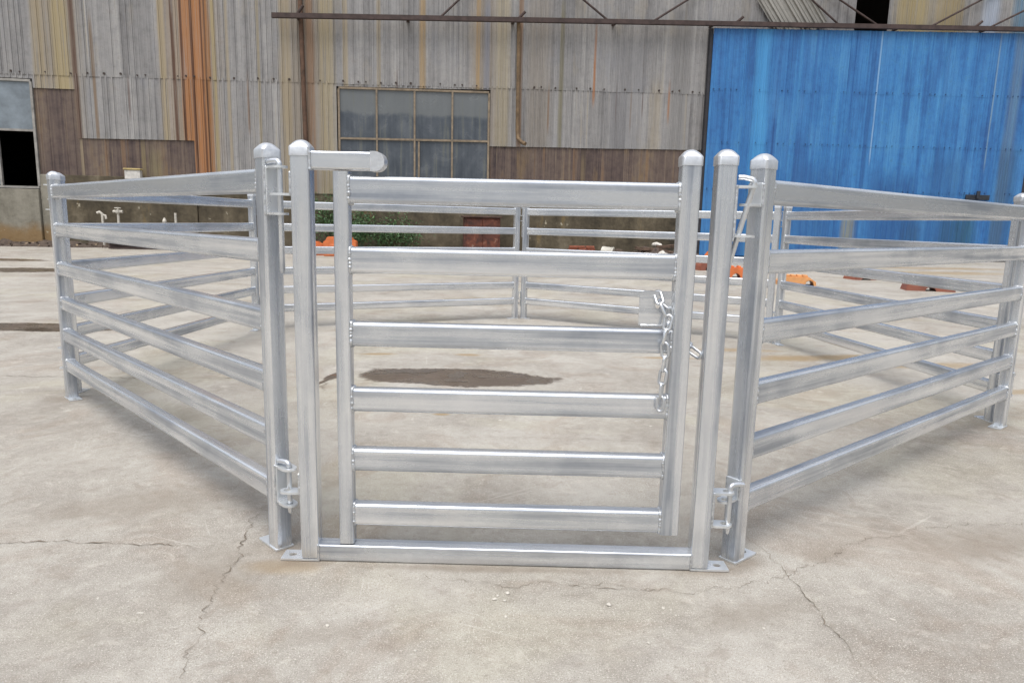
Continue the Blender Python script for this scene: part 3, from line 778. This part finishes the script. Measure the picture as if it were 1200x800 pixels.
bm = bmesh.new(); box(bm, -17.1, -12.9, .012, .02, 3.05, 4.25); box(bm, -17.1, -13.81, .012, .02, 1.6, 2.99)
link('pane', bm, grimy, wl)

# blue sliding door
dr = bpy.data.objects.new('sliding_door', None); COL.objects.link(dr); dr.parent = shed
bm = bmesh.new(); DX0, DX1 = 5.66, 16.33
def doortop(u): return 6.57+.041*(u-5.57)
rz_ = [(.06, .06), (2.0, 2.12), (3.35, 3.5), (4.85, 5.1)]
for k, (a, b) in enumerate(rz_):
    top = (rz_[k+1][0]+.05, rz_[k+1][1]+.05) if k < 3 else (doortop(DX0), doortop(DX1))
    sheet(bm, DX0, DX1, (a, b), top, -.20-.003*k, .178, .02, 1.07, rnd=random.Random(5))
for (a, b) in rz_[1:]:
    u = DX0+.1
    while u < DX1:
        if random.random() < .8:
            z = a+(b-a)*(u-DX0)/(DX1-DX0)+.05; rod(bm, (u, -.245, z), (u, -.19, z), .016, 6, 1)
        u += .178*random.choice((1, 2))
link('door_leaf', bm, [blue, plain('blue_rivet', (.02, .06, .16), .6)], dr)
bm = bmesh.new()
box(bm, DX0-.09, DX0-.002, -.19, -.06, .05, doortop(DX0)); jm = plain('gap_shade', (.025, .025, .03), .8); link('door_gap_fill', bm, jm, dr); bm = bmesh.new(); box(bm, DX1+.004, DX1+.35, -.16, -.04, .05, doortop(DX1))  # added near-black boxes stand in for the shade of the door's side gaps
link('door_gap_fill', bm, jm, dr)
bm = bmesh.new(); bevel_box(bm, 14.32, 15.15, -.30, -.255, 1.94, 2.1, .008, 1); bevel_box(bm, 14.65, 14.76, -.36, -.30, 1.98, 2.22, .01, 1)
link('door_latch', bm, plain('dark_latch', (.035, .04, .05), .55, .4), dr)

# door track / girt with stays above
rust_dark = plain('dark_rusted_pipe', (.055, .036, .032), .75, .1, .4, 6)
bm = bmesh.new()
def gz(u): return 6.17+.041*(u+6.64)
v = box(bm, -6.66, 26, -.36, -.24, -.06, .06)
for q in v: q.co.z += gz(q.co.x)
u = -6.0
while u < 24:
    box(bm, u-.04, u+.04, -.239, 0, gz(u)-.05, gz(u)+.05); u += 2.9
for (u, l) in ((6.3, .14), (13.9, .15), (-6.0, .2), (-.05, .16)): rod(bm, (u, -.3, gz(u)+.05), (u+.16, -.36, gz(u)+.05+l), .04, 7)
link('door_track', bm, rust_dark, shed)
for (u0, z0, u1, z1) in ((-2.25, 6.36, -1.0, 7.6), (2.5, 6.57, .7, 7.9), (3.72, 6.58, 5.9, 8.0), (9.5, 6.85, 7.9, 8.1), (10.75, 6.9, 8.6, 8.1), (12.4, 6.97, 15.1, 8.4), (14.35, 7.05, 17.5, 8.6)):
    bm = bmesh.new(); rod(bm, (u0, -.28, z0), (u1, -.06, z1), .03, 8)
    link('stay_rod', bm, rust_dark, shed)
# loose tilted sheet above the door
bm = bmesh.new(); sheet(bm, -.75, .75, (-.9, -.9), (.9, .9), 0, .21, .045, 1.6)
ls = link('loose_sheet', bm, siding_mat('loose_sheet_grey', [(.35, (.15, .145, .13)), (.5, (.28, .27, .245)), (.65, (.40, .39, .35))], [('s2', .38, .3, .5, (.1, .1, .1))]), shed)
ls.location = (8.05, -.12, 7.25); ls.rotation_euler = (0, R(-38), 0)
ls['label'] = 'loose corrugated sheet hanging askew above the blue door'
# rusty downpipes
bm = bmesh.new(); tube_path(bm, [(-5.98, -.10, 9.2), (-5.95, -.10, 6), (-5.9, -.09, 2.9), (-5.88, -.08, 1.75)], .062, 10)
link('downpipe', bm, plain('rusty_pipe', (.10, .055, .034), .8, 0, .5, 5), shed)
bm = bmesh.new(); tube_path(bm, [(-.05, -.2, 6.5), (-.02, -.10, 6.0), (.0, -.10, 3.5), (.02, -.12, 3.3), (.1, -.26, 3.18), (.2, -.38, 3.12)], .055, 10)
link('downpipe', bm, plain('ochre_pipe', (.15, .10, .055), .8, 0, .5, 5), shed)

# ------------------------------------------------------------------ things along the wall
e_ = Vector((math.cos(TH), math.sin(TH), 0)); n_ = Vector((-math.sin(TH), math.cos(TH), 0)); O_ = Vector((0, 21, 0))
def at(u, off, z=0): return O_+e_*u-n_*off+Vector((0, 0, z))

white_pl = plain('white_plaster', (.52, .49, .43), .8, 0, .3, 12)
for (u, zt, kind, lab) in ((-11.22, .95, 0, 'white standpipe with a hooked tap, leftmost of those by the wall'), (-10.82, 1.06, 1, 'white standpipe with a wheel valve, second from the left by the wall'),
                       (-9.65, .82, 2, 'short white standpipe with a pointed tip by the shed wall'), (-9.36, .96, 3, 'plain white upright pipe by the shed wall, rightmost of four')):
    t = empty('standpipe', lab, 'pipe', at(u, .32), TH, 'white standpipes along the shed wall')
    bm = bmesh.new(); h_ = zt-(.12 if kind < 3 else 0)
    tube_path(bm, [(0, 0, 0), (.005, 0, h_*.5), (0, 0, h_)], .032, 10)
    link('riser', bm, white_pl, t)
    if kind == 3: continue
    bm = bmesh.new()
    if kind == 0:
        tube_path(bm, [(0, 0, h_-.02), (0, 0, h_+.06), (-.06, -.02, h_+.11), (-.12, -.03, h_+.08)], .035, 8); tube_path(bm, [(0, 0, h_+.04), (.08, 0, h_+.02), (.09, 0, h_-.07)], .03, 8)
    elif kind == 1:
        lump(bm, (0, 0, h_+.02), .075); tube_path(bm, [(-.12, 0, h_+.02), (.12, 0, h_+.02)], .04, 8); rod(bm, (0, 0, h_+.05), (0, 0, h_+.12), .018, 6)
        tube_path(bm, [(.07*math.cos(k*math.pi/6), .07*math.sin(k*math.pi/6), h_+.115) for k in range(12)], .016, 6, closed=True); rod(bm, (.07, 0, h_+.115), (-.07, 0, h_+.115), .012, 6)
    else:
        tube_path(bm, [(0, 0, h_-.02), (0, 0, h_+.02), (0, 0, h_+.07), (0, 0, h_+.13)], [.03, .06, .045, .012], 10)
    link('tap', bm, white_pl, t)
t = empty('meter_box', 'small white box with an ochre lid fixed on the brown cladding', 'box', at(-10.43, .12, 1.83), TH)
bm = bmesh.new(); bevel_box(bm, -.2, .2, -.1, .06, 0, .24, .012, 2); link('casing', bm, plain('white_box_paint', (.60, .58, .54), .6), t)
bm = bmesh.new(); bevel_box(bm, -.22, .22, -.13, .07, .241, .285, .01, 1); link('lid', bm, plain('ochre_lid', (.42, .33, .14), .7), t)

bm = bmesh.new()
for k in ((-.09, .09, 0, .03), (-.09, .09, .15, .18)): box(bm, -1.1, 1.1, k[0], k[1], k[2], k[3])
box(bm, -1.1, 1.1, -.015, .015, .0305, .1495)
o = link('steel_beam', bm, rust_dark, loc=at(-9.7, 1.0, .01), rotz=TH+R(3)); tag(o, 'dark steel beam lying on the ground along the wall behind the left panels', 'beam')

# green bush
def bush(name, label, loc, sx, sy, sz, n, seed, mats):
    rnd = random.Random(seed); t = empty(name, label, 'bush', loc, TH)
    bm = bmesh.new(); tips = []
    for k in range(26):
        a_ = rnd.uniform(0, 2*math.pi); r_ = rnd.random()**.5
        p = Vector((sx*r_*math.cos(a_), sy*r_*math.sin(a_), sz*rnd.uniform(.45, 1.0)*(1-.45*r_*r_)))
        b_ = Vector((p.x*.45+rnd.gauss(0, .08), p.y*.4, 0)); mid = b_.lerp(p, .55)+Vector((rnd.gauss(0, .05), rnd.gauss(0, .05), .06))
        tube_path(bm, [b_, mid, p], [.014, .009, .004], 5); tips += [(p, .9), (mid, .7), (mid.lerp(p, .5), .85)]
    link('stem', bm, plain('bush_stem', (.09, .07, .04), .9), t)
    bm = bmesh.new()
    for k in range(n):
        c, s = rnd.choice(tips); q = c+Vector((rnd.gauss(0, .17), rnd.gauss(0, .15), rnd.gauss(0, .13)))
        if q.z < .02: q.z = rnd.uniform(.02, .15)
        l = rnd.uniform(.045, .10); ax = Vector((rnd.gauss(0, 1), rnd.gauss(0, 1)-.3, rnd.gauss(0, .7))).normalized(); sd = ax.cross(Vector((rnd.gauss(0, .5), rnd.gauss(0, .5), 1))).normalized()
        nn = ax.cross(sd)*l*.12
        vs = [bm.verts.new(q+v_) for v_ in (-ax*l*.5, sd*l*.24-nn, ax*l*.5, -sd*l*.24-nn)]
        bm.faces.new(vs).material_index = rnd.choices(range(len(mats)), [5, 3, 1])[0]
    link('foliage', bm, mats, t); return t
leafs = [plain('leaf_dark_green', (.045, .105, .038), .55, 0, .4, 6), plain('leaf_green', (.07, .15, .05), .55, 0, .4, 6), plain('leaf_light_green', (.12, .20, .08), .55, 0, .3, 6)]
bush('bush', 'dense dark green bush growing against the shed wall, left and taller one', at(-4.95, .75), .75, .4, 1.9, 4200, 11, leafs)
bush('bush', 'low green bush growing against the shed wall, right of the taller one', at(-3.6, .7), .7, .38, 1.15, 2400, 12, leafs)

# rusty cabinet
t = empty('rusty_cabinet', 'rust-red steel cabinet standing against the wall, seen through the gate', 'cabinet', at(-1.05, .75), TH)
rust_m = Mat('flaking_red_rust'); c = rust_m.coord('Object'); n1 = rust_m.noise(c, 5, 7, .7, .6); n2 = rust_m.noise(c, 22, 5, .7)
rcol = rust_m.ramp(n1, [(.35, (.045, .02, .015)), (.5, (.10, .034, .022)), (.62, (.17, .055, .03)), (.72, (.28, .24, .19))])
rust_m = rust_m.done(rcol, .85, 0, rust_m.bump(n2, .5, .02))
bm = bmesh.new(); bevel_box(bm, -.5, .5, -.3, .3, .06, 1.02, .012, 1); box(bm, -.44, -.36, -.25, .25, .0, .0595); box(bm, .36, .44, -.25, .25, 0, .0595); link('body', bm, rust_m, t)
bm = bmesh.new(); bevel_box(bm, -.56, .54, -.36, .33, 1.022, 1.07, .012, 1); link('top', bm, plain('dark_rust_top', (.07, .04, .03), .85, 0, .5, 8), t)
bm = bmesh.new(); bevel_box(bm, -.44, -.01, -.322, -.303, .12, .97, .006, 1); bevel_box(bm, .01, .44, -.322, -.303, .12, .97, .006, 1); rod(bm, (.05, -.345, .5), (.05, -.345, .64), .012, 8)
link('door', bm, rust_m, t)

# stack of red bricks: each course a mesh in one pile is many bricks -> individual bricks
brick_m = plain('red_brick', (.26, .085, .05), .9, 0, .35, 14, .3)
proto = None
rnd = random.Random(5)
for row in range(5):
    for k in range(3):
        if proto is None:
            bm = bmesh.new(); bevel_box(bm, -.118, .118, -.055, .055, 0, .058, .005, 1)
            o = proto = link('brick', bm, brick_m)
        else:
            o = proto.copy(); COL.objects.link(o)
        pos = at(1.56+k*.25+rnd.gauss(0, .012), .95+rnd.gauss(0, .012), .001+row*.0605)
        o.location = pos; o.rotation_euler = (0, 0, TH+rnd.gauss(0, .04))
        tag(o, 'red clay brick in the small stack by the wall behind the gate', 'brick', 'bricks stacked by the wall')
# white bucket, tipped
t = empty('bucket', 'off-white plastic bucket tipped on its side next to the brick stack', 'bucket', at(2.5, 1.15, .17), TH)
bm = bmesh.new(); Ls = []
prof = [(.0, 0), (.125, 0), (.135, .01), (.165, .31), (.178, .31), (.178, .335), (.16, .335), (.13, .02), (.0, .02)]
for k in range(24):
    pass
N = 24; rings = []
for r_, z in prof:
    rings.append([bm.verts.new((max(r_, .001)*math.cos(2*math.pi*k/N), max(r_, .001)*math.sin(2*math.pi*k/N), z)) for k in range(N)])
for a_, b_ in zip(rings, rings[1:]):
    for k in range(N): bm.faces.new((a_[k], a_[(k+1) % N], b_[(k+1) % N], b_[k])).smooth = True
bk = link('pail', bm, plain('white_bucket_plastic', (.58, .56, .50), .55, 0, .2, 6), t); bk.rotation_euler = (R(100), 0, R(62)); bk.location = (-.12, .1, .0)
# rubbish pile: planks and broken pieces
wood_m = plain('rotten_wood', (.10, .065, .045), .9, 0, .5, 12, .4)
for (u, off, z, L_, w2, h2, rz, ry, lab) in ((3.9, 1.1, .22, 1.1, .12, .10, 4, 6, 'dark rotten beam lying on top of the rubble behind the gate'), (3.3, 1.2, .06, 1.2, .16, .06, -8, 2, 'brown plank lying flat left of the rubble heap'),
                                  (4.75, 1.05, .12, .9, .18, .18, 10, -3, 'dark timber block at the right end of the rubble heap'), (4.35, .95, .32, .7, .06, .10, 14, -4, 'short brown board resting high on the rubble heap')):
    bm = bmesh.new(); bevel_box(bm, -L_/2, L_/2, -w2/2, w2/2, -h2/2, h2/2, .01, 1)
    bmesh.ops.subdivide_edges(bm, edges=[e for e in bm.edges if e.calc_length() > .4], cuts=6)
    for v in bm.verts: v.co += Vector((0, mnoise.noise(v.co*6)*.015, mnoise.noise(v.co*7+Vector((u, 0, 0)))*.02))
    o = link('plank', bm, wood_m, loc=at(u, off, z), rotz=TH+R(rz)); o.rotation_euler[1] = R(ry); tag(o, lab, 'plank', 'planks on the rubble heap')
chip_m = plain('broken_white_plaster', (.60, .57, .52), .85, 0, .2, 10, .3)
for (u, off, z, s, sq, lab) in ((3.15, 1.35, .06, .17, (1.2, .8, .55), 'broken white chunk at the left foot of the rubble heap'), (3.55, 1.4, .07, .26, (1.5, .8, .35), 'long flat white slab piece in front of the rubble heap'), (4.12, 1.3, .09, .14, (1.1, .8, .8), 'white broken piece in the middle of the rubble heap'),
                            (4.05, .9, .37, .11, (1.3, .8, .6), 'small white piece lying up on the rotten beam'), (4.7, .95, .34, .13, (1, .8, 1), 'white rounded lump on top at the right of the rubble'), (5.0, 1.2, .28, .12, (1, .8, .7), 'white scrap at the far right end of the rubble heap')):
    b = bmesh.new(); bmesh.ops.create_icosphere(b, subdivisions=2, radius=s)
    for v in b.verts:
        v.co = Vector((v.co.x*sq[0], v.co.y*sq[1], v.co.z*sq[2])); v.co *= 1+.45*mnoise.noise(v.co*9+Vector((u*5, 0, 0)))
    o = link('plaster_chunk', b, chip_m, loc=at(u, off, z), rotz=u*3); tag(o, lab, 'rubble', 'white broken pieces on the rubble heap')
bm = bmesh.new(); rows = []
for i in range(40):
    r_ = []
    for k in range(10):
        x = -1.15+2.3*i/39; y = -.35+.8*k/9; q = max(0, 1-(x/1.15)**2)*max(0, 1-((y-.05)/.42)**2)
        r_.append(bm.verts.new((x, y, .003+q*.24*(1+.9*mnoise.noise(Vector((x*6, y*6, 1)))))))
    rows.append(r_)
for a_, b_ in zip(rows, rows[1:]):
    for k in range(9): bm.faces.new((a_[k], a_[k+1], b_[k+1], b_[k]))
o = link('rubble_heap', bm, plain('dark_rubble', (.075, .055, .045), .95, 0, .6, 14, .6), loc=at(4.1, 1.05), rotz=TH)
tag(o, 'low dark heap of dirt and rubble against the wall right of the gate centre', 'rubble', kind='stuff')

# ------------------------------------------------------------------ plastic blocks on the yard
def blk_mat(name, col): return plain(name, col, .5, 0, .22, 5, .08)
ORG, ORY, RED = blk_mat('orange_plastic', (.58, .155, .045)), blk_mat('faded_orange_plastic', (.60, .29, .11)), blk_mat('red_brown_plastic', (.24, .085, .055))
def bridge_block(L_, D_, H_, arch_w, arch_h, mat, name, label, loc, rz, cat='plastic block', slope=.2, group=None, arch_x=0., knobs=0):
    """a moulded block whose underside has an arched notch, ends sloping"""
    bm = bmesh.new(); N = 12
    top = [(-L_/2, 0), (-L_/2+.01, H_*.45), (-L_/2+L_*slope, H_), (L_/2-L_*slope, H_), (L_/2-.01, H_*.45), (L_/2, 0)]
    arch = [(arch_x+arch_w/2*math.cos(math.pi*k/N), arch_h*math.sin(math.pi*k/N)) for k in range(N+1)]
    outl = top+arch
    f0 = [bm.verts.new((x, -D_/2, z)) for x, z in outl]; f1 = [bm.verts.new((x, D_/2, z)) for x, z in outl]
    n = len(outl)
    for k in range(n): bm.faces.new((f0[k], f0[(k+1) % n], f1[(k+1) % n], f1[k]))
    bm.faces.new(f0); bm.faces.new(f1[::-1])
    bmesh.ops.recalc_face_normals(bm, faces=bm.faces[:])
    bmesh.ops.bevel(bm, geom=[e for e in bm.edges if abs(e.verts[0].co.y-e.verts[1].co.y) < 1e-5 and max(e.verts[0].co.z, e.verts[1].co.z) > H_*.4], offset=min(.012, H_*.12), segments=2, affect='EDGES')
    for k in range(knobs):
        x = (-.5+(k+.5)/knobs)*L_*(1-2*slope); bevel_box(bm, x-L_*.06, x+L_*.06, -D_*.3, D_*.3, H_-.005, H_+.03, .008, 1)
    o = link(name, bm, mat, loc=loc, rotz=rz); return tag(o, label, cat, group)
bridge_block(.42, .3, .19, .16, .08, ORG, 'plastic_block', 'orange plastic block with an arched notch, between gate frame and right panel', (4.17, 13.3, 0), R(-5), knobs=2)
bridge_block(.62, .34, .14, .14, .08, ORY, 'plastic_block', 'faded orange-yellow plastic block on the yard right of the gate', (4.78, 11.95, 0), R(-12), arch_x=.2, knobs=4)
bridge_block(.4, .3, .22, .12, .09, RED, 'plastic_block', 'red-brown plastic block lying beside the gate frame right post', (4.12, 15.3, 0), R(20))
bridge_block(.5, .35, .22, .14, .09, ORG, 'plastic_block', 'orange plastic block near the blue door, farthest of the blocks', (5.75, 20.35, 0), TH, knobs=1)
bridge_block(.45, .4, .06, .2, .035, RED, 'plastic_block', 'thin red-brown slab lying on the yard, left of the wider one', (6.65, 13.55, 0), R(8), slope=.05)
bridge_block(.72, .34, .10, .16, .06, RED, 'plastic_block', 'wide red-brown slab with a notch, on the yard behind the right panels', (6.68, 11.35, 0), R(-14), slope=.04)
# orange barriers by the bush
for (x, y, L_, H_, lab) in ((-4.30, 17.55, .80, .47, 'orange plastic barrier block on the yard in front of the bush'), (-4.98, 17.75, .42, .34, 'small orange plastic barrier block left of the larger one before the bush')):
    t = empty('barrier', lab, 'barrier', (x, y, 0), R(6), 'orange barrier blocks before the bush')
    bm = bmesh.new()
    out_ = [(-L_/2, 0), (-L_/2, H_*.75), (-L_/2+.06, H_*.8), (-L_/2+.1, H_), (L_/2-.12, H_), (L_/2-.09, H_*.86), (L_/2, H_*.8), (L_/2, 0), (L_*.12, 0), (L_*.1, H_*.14), (-L_*.1, H_*.14), (-L_*.12, 0)]
    f0 = [bm.verts.new((q, -.19, z)) for q, z in out_]; f1 = [bm.verts.new((q, .19, z)) for q, z in out_]
    for k in range(len(out_)): bm.faces.new((f0[k], f0[(k+1) % len(out_)], f1[(k+1) % len(out_)], f1[k]))
    bm.faces.new(f0); bm.faces.new(f1[::-1]); bmesh.ops.recalc_face_normals(bm, faces=bm.faces[:])
    bmesh.ops.bevel(bm, geom=bm.edges[:], offset=.016, segments=2, affect='EDGES')
    link('barrier_body', bm, ORG, t)
    bm = bmesh.new(); bevel_box(bm, -L_*.3, L_*.28, -.215, -.192, H_*.3, H_*.62, .01, 1); link('face_panel', bm, ORG, t)

# small stone chips lying on the concrete in front of the gate
rnd = random.Random(21); proto = None
for (x, y, r_) in ((.003, 1.685, .0062), (-.022, 1.672, .004), (-.03, 1.655, .005), (-.004, 1.648, .004), (.0, 1.575, .0045), (.26, 1.64, .007), (-.42, 1.52, .004), (.33, 1.48, .0035), (-.2, 1.43, .0035), (.62, 1.55, .004)):
    if proto is None:
        b = bmesh.new(); bmesh.ops.create_icosphere(b, subdivisions=2, radius=1)
        for v in b.verts:
            v.co *= 1+.4*mnoise.noise(v.co*1.3); v.co.z = max(-.25, v.co.z*.45)
        o = proto = link('stone_chip', b, plain('pale_stone', (.52, .49, .44), .9, 0, .2, 3))
    else:
        o = proto.copy(); COL.objects.link(o)
    o.location = (x, y, r_*.25+.001); o.scale = (r_*rnd.uniform(.8, 1.4), r_*rnd.uniform(.7, 1), r_); o.rotation_euler = (0, 0, rnd.uniform(0, 6))
    tag(o, 'tiny pale stone chip lying loose on the concrete in front of the gate', 'stone', 'stone chips in front of the gate')
